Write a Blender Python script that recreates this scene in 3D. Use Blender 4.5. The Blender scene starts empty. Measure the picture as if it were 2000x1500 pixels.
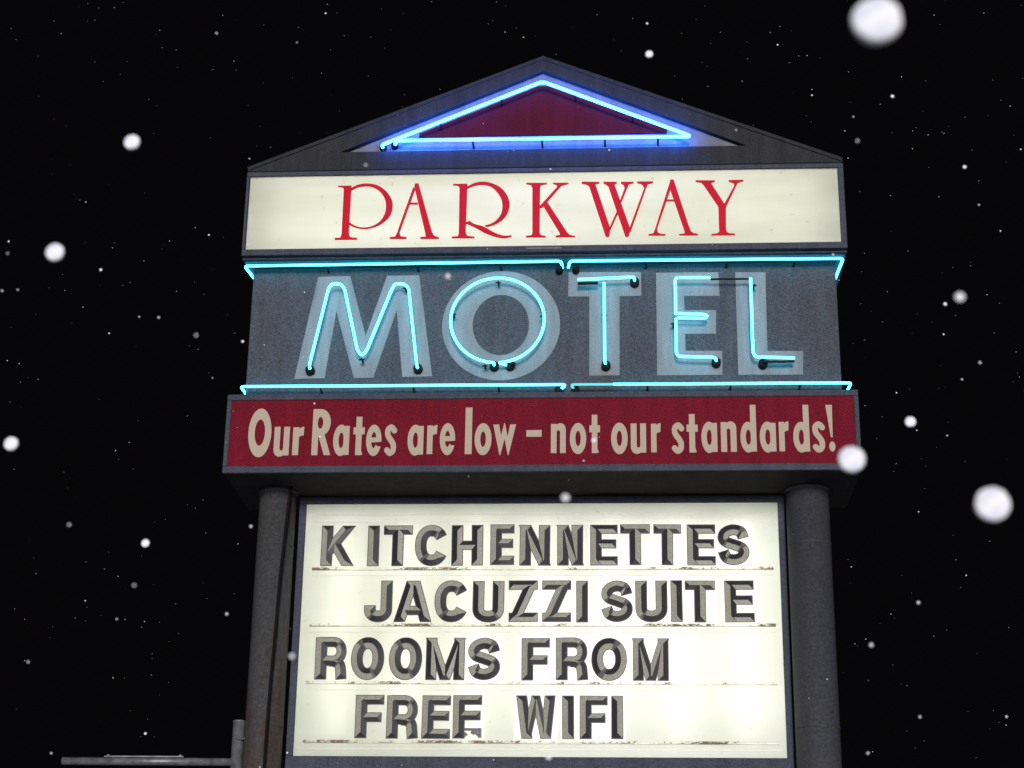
import bpy, math, random
import numpy as np
from mathutils import Vector, Matrix
from mathutils.geometry import tessellate_polygon

random.seed(11)
sc = bpy.context.scene
col = sc.collection

# ------------------------------------------------------------------ camera
cam_d = bpy.data.cameras.new('camera')
cam = bpy.data.objects.new('camera', cam_d)
col.objects.link(cam)
cam_d.sensor_width = 36.0
cam_d.lens = 63.34
cam_d.clip_start = 0.02
cam_d.clip_end = 3000
RT = Vector((0.99801967, 0.06137186, 0.01379259))
UP = Vector((0.00830984, -0.34598338, 0.93820384))
FW = Vector((-0.06235132, 0.93623127, 0.34580821))
mw = Matrix((( RT.x, UP.x, -FW.x, 0.4864), (RT.y, UP.y, -FW.y, -9.7498), (RT.z, UP.z, -FW.z, 1.6), (0, 0, 0, 1)))
cam.matrix_world = mw
cam_d.dof.use_dof = True
cam_d.dof.focus_distance = 10.4
cam_d.dof.aperture_fstop = 39.6
sc.camera = cam

# ------------------------------------------------------------------ night sky
world = bpy.data.worlds.new('World')
sc.world = world
world.use_nodes = True
wn = world.node_tree
bg = wn.nodes['Background']
bg.inputs[0].default_value = (0.0022, 0.0018, 0.0023, 1)
bg.inputs[1].default_value = 1.0

# ------------------------------------------------------------------ the one sun lamp: hard white frontal light, low behind the viewer
sun_d = bpy.data.lights.new('frontal_light', 'SUN')
sun = bpy.data.objects.new('frontal_light', sun_d)
col.objects.link(sun)
sun_d.energy = 3.1
sun_d.angle = math.radians(16.0)
sun_d.color = (1.0, 0.975, 0.97)
sun.location = (1, -14, 3)
sun.rotation_euler = Vector((-0.05, 1.0, -0.14)).to_track_quat('-Z', 'Y').to_euler()

# ------------------------------------------------------------------ exposure
sc.view_settings.view_transform = 'Standard'
sc.view_settings.look = 'None'
sc.view_settings.exposure = 0.0
sc.view_settings.gamma = 1.0
sc.cycles.use_denoising = True
sc.cycles.max_bounces = 6
sc.cycles.diffuse_bounces = 4
sc.cycles.sample_clamp_indirect = 4.0

# ------------------------------------------------------------------ measured outlines, metres, (x, z) on the sign's vertical planes
NAME_LETTERS = [('P',
  [[(-1.2033, 6.4939), (-1.1572, 6.4962), (-1.1596, 6.1765), (-1.1584, 6.1492), (-1.203, 6.1498)],
   [(-1.2396, 6.4976), (-1.1573, 6.4975), (-1.1563, 6.4745), (-1.1998, 6.4659), (-1.2091, 6.4847), (-1.2392, 6.4896)],
   [(-1.2436, 6.1486), (-1.2075, 6.1517), (-1.2031, 6.1772), (-1.1599, 6.1826), (-1.152, 6.157), (-1.1395, 6.1513), (-1.1082, 6.1484),
    (-1.1077, 6.1363), (-1.243, 6.1364)],
   [(-1.161, 6.4808), (-1.1501, 6.4871), (-1.1342, 6.4959), (-1.117, 6.503), (-1.0994, 6.5073), (-1.0806, 6.5099), (-1.061, 6.5102),
    (-1.0402, 6.5081), (-1.0188, 6.5038), (-0.9985, 6.4967), (-0.9798, 6.4864), (-0.9622, 6.4733), (-0.9465, 6.4586), (-0.9324, 6.4419),
    (-0.9202, 6.4235), (-0.9108, 6.4055), (-0.9048, 6.389), (-0.9016, 6.3728), (-0.9006, 6.3561), (-0.9015, 6.3376), (-0.9045, 6.3186),
    (-0.9097, 6.301), (-0.9173, 6.2856), (-0.9271, 6.2715), (-0.9388, 6.2586), (-0.9525, 6.2464), (-0.9681, 6.2353), (-0.9849, 6.2257),
    (-1.004, 6.2176), (-1.0244, 6.211), (-1.0427, 6.2065), (-1.0568, 6.2044), (-1.0689, 6.2044), (-1.0817, 6.2058), (-1.0966, 6.2085),
    (-1.1122, 6.2126), (-1.1268, 6.2175), (-1.1412, 6.2239), (-1.1547, 6.2312), (-1.164, 6.2364), (-1.1633, 6.259), (-1.1574, 6.2531),
    (-1.1487, 6.2448), (-1.1389, 6.2372), (-1.1284, 6.2311), (-1.1168, 6.2257), (-1.1047, 6.2214), (-1.0922, 6.2183), (-1.079, 6.2164),
    (-1.0654, 6.216), (-1.0509, 6.2171), (-1.0358, 6.2198), (-1.0211, 6.2244), (-1.0068, 6.2311), (-0.9929, 6.2396), (-0.9803, 6.2501),
    (-0.9691, 6.2626), (-0.9591, 6.277), (-0.9513, 6.2924), (-0.9459, 6.3091), (-0.9425, 6.3269), (-0.941, 6.3444), (-0.9412, 6.3613),
    (-0.9431, 6.3778), (-0.9468, 6.3938), (-0.9522, 6.409), (-0.9594, 6.4237), (-0.9681, 6.4373), (-0.9784, 6.4502), (-0.9902, 6.462),
    (-1.0032, 6.4719), (-1.0176, 6.4797), (-1.0333, 6.4856), (-1.0489, 6.4895), (-1.0643, 6.4909), (-1.0797, 6.4904), (-1.0938, 6.489),
    (-1.1059, 6.4871), (-1.1166, 6.4842), (-1.1272, 6.4802), (-1.1395, 6.4739), (-1.1516, 6.4663), (-1.1602, 6.4609)]]),
 ('A',
  [[(-0.7713, 6.5052), (-0.7489, 6.5049), (-0.652, 6.1617), (-0.6459, 6.1416), (-0.6924, 6.1423), (-0.6966, 6.1697), (-0.7733, 6.4805)],
   [(-0.7791, 6.4837), (-0.7682, 6.4618), (-0.8543, 6.172), (-0.8557, 6.1477), (-0.8707, 6.148), (-0.863, 6.1965)],
   [(-0.8007, 6.3772), (-0.7504, 6.3764), (-0.7472, 6.3634), (-0.8042, 6.3644)],
   [(-0.9113, 6.1504), (-0.8781, 6.1529), (-0.8679, 6.1783), (-0.8523, 6.178), (-0.846, 6.1555), (-0.8096, 6.1483), (-0.8092, 6.1368),
    (-0.9109, 6.1382)],
   [(-0.7264, 6.1477), (-0.6949, 6.1502), (-0.6979, 6.1757), (-0.6552, 6.1751), (-0.6418, 6.1537), (-0.6155, 6.1454), (-0.6152, 6.1339),
    (-0.726, 6.1355)]]),
 ('R',
  [[(-0.499, 6.4851), (-0.4512, 6.498), (-0.4548, 6.1661), (-0.4532, 6.1406), (-0.4957, 6.1412)],
   [(-0.5379, 6.4982), (-0.4512, 6.4986), (-0.4522, 6.4689), (-0.4958, 6.4665), (-0.5057, 6.484), (-0.5376, 6.4883)],
   [(-0.5379, 6.1479), (-0.5004, 6.1504), (-0.4954, 6.1727), (-0.4551, 6.177), (-0.4451, 6.1526), (-0.4008, 6.1447), (-0.4006, 6.135),
    (-0.5376, 6.137)],
   [(-0.4536, 6.4794), (-0.442, 6.4859), (-0.4254, 6.4948), (-0.4083, 6.5022), (-0.392, 6.5067), (-0.3751, 6.5097), (-0.3582, 6.5106),
    (-0.3414, 6.5092), (-0.3246, 6.5057), (-0.3078, 6.5005), (-0.2905, 6.4938), (-0.2732, 6.4853), (-0.2571, 6.4749), (-0.2424, 6.4621),
    (-0.229, 6.4472), (-0.2175, 6.4311), (-0.208, 6.4131), (-0.2005, 6.3939), (-0.1955, 6.3754), (-0.1935, 6.3586), (-0.194, 6.3425),
    (-0.1965, 6.3264), (-0.2009, 6.3098), (-0.2073, 6.2931), (-0.2152, 6.2779), (-0.2246, 6.2645), (-0.2356, 6.2525), (-0.2478, 6.2419),
    (-0.2617, 6.2326), (-0.2768, 6.2247), (-0.2917, 6.2182), (-0.3071, 6.2131), (-0.3223, 6.2092), (-0.3329, 6.2067), (-0.3414, 6.219),
    (-0.3331, 6.2205), (-0.321, 6.2231), (-0.3084, 6.2276), (-0.2955, 6.2348), (-0.2821, 6.2441), (-0.2702, 6.2544), (-0.2604, 6.2655),
    (-0.2523, 6.2777), (-0.2458, 6.2906), (-0.2413, 6.3041), (-0.2384, 6.3183), (-0.2371, 6.3332), (-0.2371, 6.3493), (-0.2385, 6.3661),
    (-0.2417, 6.3823), (-0.2468, 6.3973), (-0.2536, 6.4116), (-0.2619, 6.4257), (-0.272, 6.4402), (-0.2837, 6.4544), (-0.296, 6.4663),
    (-0.3087, 6.4749), (-0.3221, 6.4811), (-0.3354, 6.4855), (-0.3484, 6.4879), (-0.3615, 6.4885), (-0.3745, 6.488), (-0.3874, 6.4867),
    (-0.4004, 6.4843), (-0.4134, 6.4806), (-0.4281, 6.4746), (-0.4429, 6.4673), (-0.4532, 6.4621)],
   [(-0.4391, 6.2539), (-0.4299, 6.247), (-0.4167, 6.2374), (-0.4025, 6.229), (-0.3879, 6.2241), (-0.3723, 6.2205), (-0.358, 6.2162),
    (-0.3464, 6.2107), (-0.3361, 6.2046), (-0.3245, 6.1975), (-0.3104, 6.1884), (-0.2951, 6.1784), (-0.2798, 6.1695), (-0.2645, 6.1623),
    (-0.2493, 6.1563), (-0.2353, 6.1519), (-0.2231, 6.1496), (-0.212, 6.149), (-0.2022, 6.149), (-0.1933, 6.1498), (-0.1855, 6.1512),
    (-0.1802, 6.1523), (-0.1773, 6.1426), (-0.1849, 6.14), (-0.1957, 6.1365), (-0.2075, 6.134), (-0.2195, 6.133), (-0.2325, 6.1331),
    (-0.2461, 6.1345), (-0.2602, 6.1375), (-0.275, 6.1419), (-0.2904, 6.1473), (-0.3067, 6.1536), (-0.3236, 6.1609), (-0.3405, 6.1692),
    (-0.3572, 6.179), (-0.3739, 6.1898), (-0.3909, 6.2003), (-0.4104, 6.2107), (-0.4302, 6.2208), (-0.4441, 6.2278)],
   [(-0.4583, 6.2439), (-0.4406, 6.2448), (-0.4357, 6.2265), (-0.4579, 6.2293)]]),
 ('K',
  [[(-0.058, 6.487), (-0.0113, 6.4893), (-0.0117, 6.1383), (-0.0546, 6.139)],
   [(-0.0959, 6.4981), (0.0292, 6.496), (0.0293, 6.4867), (-0.0068, 6.4799), (-0.0122, 6.4584), (-0.0566, 6.4592), (-0.0652, 6.4815),
    (-0.0958, 6.4888)],
   [(-0.0931, 6.1462), (-0.0591, 6.1505), (-0.0548, 6.1662), (-0.0124, 6.1655), (-0.0041, 6.1503), (0.0246, 6.1444), (0.0246, 6.1342),
    (-0.093, 6.1359)],
   [(-0.0134, 6.3406), (0.0921, 6.469), (0.0876, 6.4802), (0.0654, 6.488), (0.0653, 6.496), (0.1597, 6.4944), (0.1598, 6.4857), (0.1182, 6.4747),
    (0.0011, 6.3282), (-0.0133, 6.3272)],
   [(0.0054, 6.3465), (0.0301, 6.3718), (0.1541, 6.163), (0.1673, 6.1484), (0.2003, 6.1418), (0.2003, 6.1328), (0.084, 6.1345), (0.0839, 6.1448),
    (0.1102, 6.1492), (0.1069, 6.1638)]]),
 ('W',
  [[(0.2392, 6.4992), (0.3456, 6.4974), (0.3456, 6.4863), (0.3212, 6.4818), (0.4094, 6.1864), (0.4036, 6.134), (0.3828, 6.1313), (0.2846, 6.4658),
    (0.2725, 6.4783), (0.2392, 6.4863)],
   [(0.4004, 6.1533), (0.4538, 6.2796), (0.4506, 6.304), (0.4028, 6.1895)],
   [(0.3694, 6.497), (0.4508, 6.4956), (0.4507, 6.4845), (0.4357, 6.4786), (0.5265, 6.1877), (0.5195, 6.1323), (0.4993, 6.1296), (0.3997, 6.4638),
    (0.3859, 6.4776), (0.3694, 6.4859)],
   [(0.4696, 6.339), (0.467, 6.3647), (0.4969, 6.453), (0.4915, 6.4715), (0.4745, 6.4841), (0.4745, 6.4952), (0.5519, 6.4939), (0.5518, 6.4846),
    (0.5225, 6.4765), (0.5101, 6.4466)],
   [(0.5142, 6.1486), (0.5233, 6.1877), (0.6127, 6.448), (0.6085, 6.4665), (0.5959, 6.4777), (0.5722, 6.4843), (0.5723, 6.4954), (0.6678, 6.495),
    (0.6677, 6.4839), (0.635, 6.4746), (0.6236, 6.4447), (0.5307, 6.1635)]]),
 ('A',
  [[(0.77, 6.5049), (0.7904, 6.5046), (0.8741, 6.2005), (0.8874, 6.1611), (0.9013, 6.1495), (0.9284, 6.1443), (0.9282, 6.1341), (0.8173, 6.1357),
    (0.8174, 6.1447), (0.8512, 6.1478), (0.8488, 6.1647), (0.7663, 6.4485)],
   [(0.7728, 6.5049), (0.7769, 6.4575), (0.6871, 6.1792), (0.6912, 6.1581), (0.7042, 6.1488), (0.7357, 6.146), (0.7356, 6.1357), (0.6358, 6.1372),
    (0.6359, 6.1474), (0.6638, 6.1506), (0.6751, 6.1794)],
   [(0.742, 6.373), (0.798, 6.3721), (0.7994, 6.3593), (0.7391, 6.3615)]]),
 ('Y',
  [[(0.9213, 6.4974), (1.0367, 6.4954), (1.0364, 6.4844), (1.0126, 6.4781), (1.0912, 6.3363), (1.0977, 6.315), (1.0564, 6.3035), (1.0515, 6.3218),
    (0.9674, 6.4678), (0.9539, 6.4815), (0.9211, 6.4864)],
   [(1.0856, 6.3334), (1.152, 6.4573), (1.1475, 6.4745), (1.1188, 6.4848), (1.1174, 6.4953), (1.2069, 6.4968), (1.2065, 6.4864), (1.1717, 6.4754),
    (1.0977, 6.315)],
   [(1.0532, 6.3248), (1.0982, 6.3332), (1.094, 6.1791), (1.0982, 6.155), (1.1121, 6.1458), (1.1473, 6.1422), (1.147, 6.1321), (1.0075, 6.1329),
    (1.0078, 6.1431), (1.0404, 6.145), (1.0537, 6.1556), (1.0533, 6.1797)]])]
MOTEL_BACKINGS = [('M',
  [(-1.3628, 5.9734), (-1.1676, 5.9769), (-1.0573, 5.5849), (-0.9427, 5.9753), (-0.7465, 5.9761), (-0.6497, 5.3229), (-0.8282, 5.3213),
   (-0.8753, 5.7485), (-1.0002, 5.3177), (-1.1164, 5.3175), (-1.2411, 5.7461), (-1.291, 5.3171), (-1.4732, 5.3142)]),
 ('T',
  [(0.1564, 5.984), (0.5905, 5.9806), (0.5913, 5.8252), (0.4607, 5.8235), (0.4572, 5.3192), (0.2798, 5.3189), (0.2803, 5.8244), (0.1538, 5.826)]),
 ('E',
  [(0.6805, 5.9737), (1.0519, 5.9722), (1.0555, 5.8195), (0.8439, 5.8208), (0.8458, 5.7283), (1.0325, 5.7261), (1.0288, 5.5765), (0.8459, 5.5775),
   (0.8468, 5.4703), (1.0629, 5.4681), (1.0589, 5.3169), (0.6774, 5.3172)]),
 ('L', [(1.1523, 5.9708), (1.3316, 5.9684), (1.3261, 5.4641), (1.5341, 5.462), (1.5279, 5.3138), (1.1513, 5.316)])]
O_OUTER = (-0.2463, 5.6453, 0.3529, 0.3516)
O_INNER = (-0.2479, 5.6469, 0.1682, 0.194)
O_TUBE = (-0.2625, 5.6469, 0.2779, 0.2711)
MOTEL_TUBES = {'EL_black': [(1.0011, 5.8982), (1.2332, 5.8885)],
 'E_low': [(0.791, 5.6447), (0.7901, 5.4248), (0.8046, 5.4054), (1.0217, 5.3968)],
 'E_mid': [(0.7945, 5.6773), (0.9596, 5.6688), (0.9773, 5.6588), (0.959, 5.6428), (0.8, 5.6478)],
 'E_top': [(0.9983, 5.9048), (0.8016, 5.9074), (0.7923, 5.8942), (0.7899, 5.6708)],
 'L': [(1.2365, 5.8984), (1.2349, 5.4267), (1.2502, 5.3978), (1.4748, 5.3891)],
 'L_black': [(1.4742, 5.3732), (1.3025, 5.3685)],
 'M': [(-1.3728, 5.3686), (-1.2815, 5.8676), (-1.2611, 5.8941), (-1.2115, 5.8935), (-1.1851, 5.8597), (-1.0904, 5.4632), (-1.0644, 5.4272),
       (-1.0353, 5.4594), (-0.8977, 5.8594), (-0.8803, 5.8892), (-0.8309, 5.8886), (-0.7991, 5.8615), (-0.7337, 5.3625)],
 'T_bar': [(0.5499, 5.914), (0.2119, 5.9018)],
 'T_bar_black': [(0.2119, 5.8819), (0.3338, 5.8836)],
 'T_stem': [(0.3703, 5.8798), (0.3713, 5.3872)]}
MOTEL_SOCKETS = [(-1.3771, 5.3602), (-0.7328, 5.3638), (-0.2808, 5.3757), (-0.1871, 5.378), (0.5517, 5.9041), (0.3782, 5.3726), (1.0235, 5.3856), (1.2956, 5.375)]
SLOGAN = [('O', -1.6686, -1.5351, 4.7412, 5.0355), ('u', -1.5171, -1.4284, 4.7435, 4.9236), ('r', -1.4094, -1.3459, 4.7522, 4.9229),
 ('R', -1.2985, -1.1892, 4.7513, 5.0295), ('a', -1.1759, -1.0837, 4.7457, 4.9339), ('t', -1.0613, -0.9966, 4.75, 4.9812),
 ('e', -0.9866, -0.8985, 4.7446, 4.9325), ('s', -0.8809, -0.8105, 4.744, 4.9333), ('a', -0.7489, -0.6581, 4.745, 4.9304),
 ('r', -0.6377, -0.5804, 4.7535, 4.9285), ('e', -0.5646, -0.4769, 4.7469, 4.9387), ('l', -0.4208, -0.3817, 4.7523, 5.0322),
 ('o', -0.366, -0.2698, 4.7457, 4.9372), ('w', -0.2611, -0.1315, 4.7449, 4.9378), ('-', -0.0723, 0.015, 4.8537, 4.8935),
 ('n', 0.0675, 0.1516, 4.7552, 4.934), ('o', 0.1748, 0.2675, 4.7484, 4.9347), ('t', 0.2849, 0.3457, 4.7539, 4.9832),
 ('o', 0.408, 0.5016, 4.747, 4.9345), ('u', 0.5189, 0.6054, 4.7475, 4.9291), ('r', 0.6331, 0.6879, 4.7563, 4.9299),
 ('s', 0.7494, 0.8204, 4.7462, 4.9336), ('t', 0.8334, 0.8966, 4.7535, 4.983), ('a', 0.9162, 1.0052, 4.7505, 4.9363),
 ('n', 1.0254, 1.1128, 4.7565, 4.9376), ('d', 1.1345, 1.2245, 4.7516, 5.0358), ('a', 1.2429, 1.3335, 4.7509, 4.9345),
 ('r', 1.3503, 1.4059, 4.7579, 4.9353), ('d', 1.4297, 1.5208, 4.7497, 5.0335), ('s', 1.5361, 1.6081, 4.7491, 4.9339),
 ('!', 1.6162, 1.6618, 4.7548, 5.0321)]
READER_WORDS = [('KITCHENNETTES',
  [('K', -1.2941, -1.105, 'DL'), ('I', -1.0204, -0.957, 'DL'), ('T', -0.9268, -0.7641, 'UR'), ('C', -0.74, -0.5521, 'UL'),
   ('H', -0.5251, -0.3481, 'DR'), ('E', -0.2987, -0.1671, 'UL'), ('N', -0.1282, 0.0419, 'UL'), ('N', 0.0911, 0.234, 'UL'),
   ('E', 0.2831, 0.4345, 'DL'), ('T', 0.4583, 0.6228, 'UR'), ('T', 0.6494, 0.8017, 'UR'), ('E', 0.8431, 0.9994, 'DL'), ('S', 1.02, 1.1966, 'DR')]),
 ('JACUZZI',
  [('J', -1.0243, -0.8691, 'UL'), ('A', -0.8512, -0.6398, 'UR'), ('C', -0.6161, -0.4261, 'UL'), ('U', -0.3964, -0.2217, 'UR'),
   ('Z', -0.1862, -0.0252, 'DR'), ('Z', 0.0058, 0.1649, 'UL'), ('I', 0.2032, 0.262, 'UL')]),
 ('SUITE',
  [('S', 0.3443, 0.5204, 'UL'), ('U', 0.5424, 0.7181, 'UL'), ('I', 0.7444, 0.8043, 'DL'), ('T', 0.8248, 0.9896, 'UR'), ('E', 1.0523, 1.2123, 'DL')]),
 ('ROOMS',
  [('R', -1.2942, -1.1166, 'UL'), ('O', -1.087, -0.904, 'DL'), ('O', -0.8686, -0.686, 'DL'), ('M', -0.6565, -0.4421, 'UR'),
   ('S', -0.4157, -0.237, 'UL')]),
 ('FROM', [('F', -0.1084, 0.0448, 'UL'), ('R', 0.0871, 0.2647, 'UL'), ('O', 0.288, 0.4826, 'DR'), ('M', 0.5232, 0.7187, 'UL')]),
 ('FREE', [('F', -1.0487, -0.894, 'UL'), ('R', -0.8706, -0.6959, 'UL'), ('E', -0.6697, -0.5157, 'UL'), ('E', -0.4925, -0.3359, 'UL')]),
 ('WIFI', [('W', -0.1348, 0.0788, 'DL'), ('I', 0.1278, 0.181, 'DL'), ('F', 0.2228, 0.3723, 'UL'), ('I', 0.3995, 0.4598, 'UR')])]
BIG_SNOWFLAKES = [(0.52, -9.5409, 1.7278, 0.006, 'big white snowflake in the dark high above the right eave of the gable'),
 (0.533, -9.3924, 1.7148, 0.005, 'bright white snowflake over the corner of the slogan board by the exclamation mark'),
 (0.5503, -9.4429, 1.6902, 0.0056, 'white snowflake in the dark off the right pole, level with the board top'),
 (0.3322, -9.3112, 1.8012, 0.0046, 'white snowflake in the dark off the left side, level with the name panel'),
 (0.3376, -9.2694, 1.8568, 0.0044, 'white snowflake in the dark sky off the left eave of the gable'),
 (0.2786, -9.1809, 1.79, 0.0044, 'white snowflake far off the left side, level with the slogan board'),
 (0.608, -9.0138, 1.8531, 0.0042, 'white snowflake just right of the red slogan board, level with its top half'),
 (0.55, -9.4304, 1.7348, 0.00156, 'faint grey snowflake in the dark, level with the top of the neon letters'),
 (0.4745, -9.4066, 1.7026, 0.0013, 'faint snowflake crossing the top frame of the white letter board'),
 (0.2311, -8.8342, 1.8495, 0.004, 'small bright snowflake off the left pole, level with the top letter row'),
 (0.5006, -8.928, 2.0856, 0.0036, 'small white snowflake above the right slope of the gable near its peak'),
 (0.4352, -9.2696, 1.8111, 0.00117, 'faint snowflake crossing the gap between neon M and O'),
 (0.4137, -9.3654, 1.6793, 0.00091, 'faint snowflake in front of the left edge of the letter board'),
 (0.4637, -9.226, 1.6789, 0.00143, 'faint snowflake over the bottom edge of the letter board'),
 (0.4753, -9.1375, 1.8044, 0.00143, 'pale snowflake over the t of not on the slogan board')]
SMALL_SNOWFLAKES = [(0.6991, -8.6313, 2.0671, 0.003), (0.6796, -8.5959, 2.2435, 0.003), (0.7324, -8.5674, 2.2007, 0.0034), (0.5643, -9.1755, 1.7223, 0.00143),
 (0.6101, -8.9911, 1.7798, 0.00156), (0.3023, -8.9033, 1.8391, 0.00156), (0.0417, -8.3673, 2.2175, 0.003), (0.1619, -8.3387, 2.1619, 0.003),
 (0.3598, -9.2606, 1.7969, 0.00091), (0.2369, -8.8674, 1.9657, 0.0013), (0.123, -8.5175, 2.1114, 0.0013), (0.3218, -9.2435, 1.7437, 0.00091),
 (0.3449, -9.2504, 1.7236, 0.00084), (0.2901, -8.8891, 1.7985, 0.00156), (0.2177, -8.8288, 1.8097, 0.00098), (0.2463, -9.0453, 1.7429, 0.00098),
 (0.3999, -9.2097, 1.8787, 0.00091), (0.0921, -8.0432, 2.389, 0.003), (0.4589, -8.6106, 1.9661, 0.0013), (0.6467, -8.9783, 1.8934, 0.0013),
 (0.7198, -8.563, 2.039, 0.00143), (0.7219, -8.6533, 2.1289, 0.0013), (0.6183, -8.9246, 1.7429, 0.0013), (0.708, -8.677, 1.786, 0.00156),
 (0.5947, -8.9204, 1.7272, 0.0013), (0.0449, -7.2939, 2.4281, 0.004), (0.061, -7.4403, 2.4269, 0.003), (0.1623, -8.4363, 2.0924, 0.00104),
 (0.2789, -8.9556, 2.0866, 0.00117), (0.2757, -8.7386, 2.2114, 0.00091), (0.5133, -8.0979, 2.6131, 0.003), (0.724, -7.7366, 2.7263, 0.0026),
 (0.5559, -9.2685, 1.8537, 0.00091), (0.6325, -8.7266, 2.1565, 0.00117), (0.153, -8.8776, 1.978, 0.0013), (0.1596, -8.8722, 1.9808, 0.00104),
 (0.0809, -7.6248, 2.9299, 0.003), (-0.0817, -7.5293, 2.642, 0.003), (-0.3471, -7.0834, 2.6783, 0.003), (-0.1715, -7.3881, 2.2436, 0.003),
 (0.1449, -8.6894, 1.7605, 0.0013), (0.2586, -9.1528, 1.8738, 0.00078), (0.9243, -7.4201, 2.5279, 0.003), (1.0967, -7.0521, 2.854, 0.003),
 (0.6217, -8.6749, 2.0845, 0.00156), (0.4681, -7.5359, 2.7591, 0.003), (0.3958, -7.7247, 2.635, 0.0026), (0.1638, -8.3706, 2.3194, 0.0013),
 (0.1934, -8.0133, 2.1716, 0.0013), (0.5617, -8.6803, 2.1732, 0.0013)]

# ------------------------------------------------------------------ materials
def mat(name):
    m = bpy.data.materials.new(name)
    m.use_nodes = True
    return m, m.node_tree.nodes, m.node_tree.links, m.node_tree.nodes['Principled BSDF']

def noise(N, L, scale, detail=4, rough=.6, vec=None, stretch=None):
    n = N.new('ShaderNodeTexNoise')
    n.inputs['Scale'].default_value = scale
    n.inputs['Detail'].default_value = detail
    n.inputs['Roughness'].default_value = rough
    tc = N.new('ShaderNodeTexCoord')
    src = tc.outputs['Object']
    if stretch:
        mp = N.new('ShaderNodeMapping')
        mp.inputs['Scale'].default_value = stretch
        L.new(src, mp.inputs['Vector'])
        src = mp.outputs['Vector']
    L.new(src, n.inputs['Vector'])
    return n

def ramp(N, L, fac, stops):
    r = N.new('ShaderNodeValToRGB')
    e = r.color_ramp.elements
    e[0].position, e[0].color = stops[0][0], (*stops[0][1], 1)
    e[1].position, e[1].color = stops[-1][0], (*stops[-1][1], 1)
    for p, c in stops[1:-1]:
        x = e.new(p); x.color = (*c, 1)
    L.new(fac, r.inputs['Fac'])
    return r

def mixc(N, L, a, b, fac, mode='MULTIPLY'):
    m = N.new('ShaderNodeMix')
    m.data_type = 'RGBA'; m.blend_type = mode
    for k, v in ((0, fac), (6, a), (7, b)):
        if hasattr(v, 'links'): L.new(v, m.inputs[k])
        elif k == 0: m.inputs[0].default_value = v
        else: m.inputs[k].default_value = (*v, 1)
    return m.outputs[2]

def paint(name, base, rough=.75, streak=.35, speck=.35, dirt=(.35, .3, .25), bump=.15, spec=.08):
    """weathered sign paint: fine speckle, vertical run-off streaks, blotchy grime"""
    m, N, L, P = mat(name)
    sp = noise(N, L, 150, 2, .75)
    k = min(.9, speck * 1.5)
    r1 = ramp(N, L, sp.outputs['Fac'], [(.3, (1 - k,) * 3), (.7, (1 + k * .8,) * 3)])
    st = noise(N, L, 4, 5, .65, stretch=(3.2, 3.2, .45))
    r2 = ramp(N, L, st.outputs['Fac'], [(.38, tuple(1 - streak * (1 - d) for d in dirt)), (.62, (1, 1, 1))])
    c = mixc(N, L, base, r1.outputs['Color'], 1.0)
    c = mixc(N, L, c, r2.outputs['Color'], 1.0)
    ch = noise(N, L, 60, 3, .8)                      # slight colour mottling of old enamel
    hs = N.new('ShaderNodeHueSaturation'); hs.inputs['Saturation'].default_value = 1.5; hs.inputs['Value'].default_value = 2.0
    L.new(ch.outputs['Color'], hs.inputs['Color'])
    c = mixc(N, L, c, hs.outputs['Color'], min(.4, speck * .8))
    L.new(c, P.inputs['Base Color'])
    P.inputs['Roughness'].default_value = rough
    P.inputs['Specular IOR Level'].default_value = spec
    bp = N.new('ShaderNodeBump')
    bp.inputs['Strength'].default_value = bump
    bp.inputs['Distance'].default_value = .004
    bn = noise(N, L, 14, 4, .6)
    L.new(bn.outputs['Fac'], bp.inputs['Height'])
    L.new(bp.outputs['Normal'], P.inputs['Normal'])
    return m

M = {}
M['gable_grey'] = paint('gable_grey', (.039, .040, .047), streak=.4, speck=.4)
M['frame_grey'] = paint('frame_grey', (.070, .077, .105), streak=.3, speck=.35)
M['panel_grey'] = paint('panel_grey', (.078, .084, .103), streak=.25, speck=.36)
M['under_grey'] = paint('under_grey', (.042, .038, .04), streak=.5, speck=.5)
M['tympanum'] = paint('tympanum', (.19, .19, .205), streak=.3, speck=.25)
M['tympanum_red'] = paint('tympanum_red', (.095, .005, .0065), streak=.35, speck=.5)
M['backing'] = paint('backing', (.25, .262, .285), streak=.3, speck=.22)
M['slogan_red'] = paint('slogan_red', (.175, .0085, .021), streak=.35, speck=.45, dirt=(.5, .6, .6))
M['slogan_cream'] = paint('slogan_cream', (.50, .42, .33), streak=.22, speck=.2, bump=.05)
M['name_red'] = paint('name_red', (.62, .014, .034), streak=.2, speck=.18, bump=.03)
M['seam'] = paint('seam', (.02, .02, .022))
M['socket'] = paint('socket', (.012, .012, .013), speck=.3)
M['clip'] = paint('clip', (.02, .022, .024), speck=.3)
M['cable'] = paint('cable', (.008, .008, .009), speck=.3)

def pole_mat(name, base, rust_amount):
    m, N, L, P = mat(name)
    sp = noise(N, L, 70, 3, .7)
    r1 = ramp(N, L, sp.outputs['Fac'], [(.3, (.6,) * 3), (.7, (1.25,) * 3)])
    st = noise(N, L, 3.2, 6, .7, stretch=(2.5, 2.5, .35))
    r2 = ramp(N, L, st.outputs['Fac'], [(rust_amount - .08, (.065, .043, .034)), (rust_amount + .05, base)])
    c = mixc(N, L, r2.outputs['Color'], r1.outputs['Color'], 1.0)
    L.new(c, P.inputs['Base Color'])
    P.inputs['Roughness'].default_value = .55
    P.inputs['Specular IOR Level'].default_value = .15
    bp = N.new('ShaderNodeBump'); bp.inputs['Strength'].default_value = .3; bp.inputs['Distance'].default_value = .004
    L.new(sp.outputs['Fac'], bp.inputs['Height']); L.new(bp.outputs['Normal'], P.inputs['Normal'])
    return m
M['pole_rusty'] = pole_mat('pole_rusty', (.066, .066, .070), .45)
M['pole_grey'] = pole_mat('pole_grey', (.053, .055, .066), .33)

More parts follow.
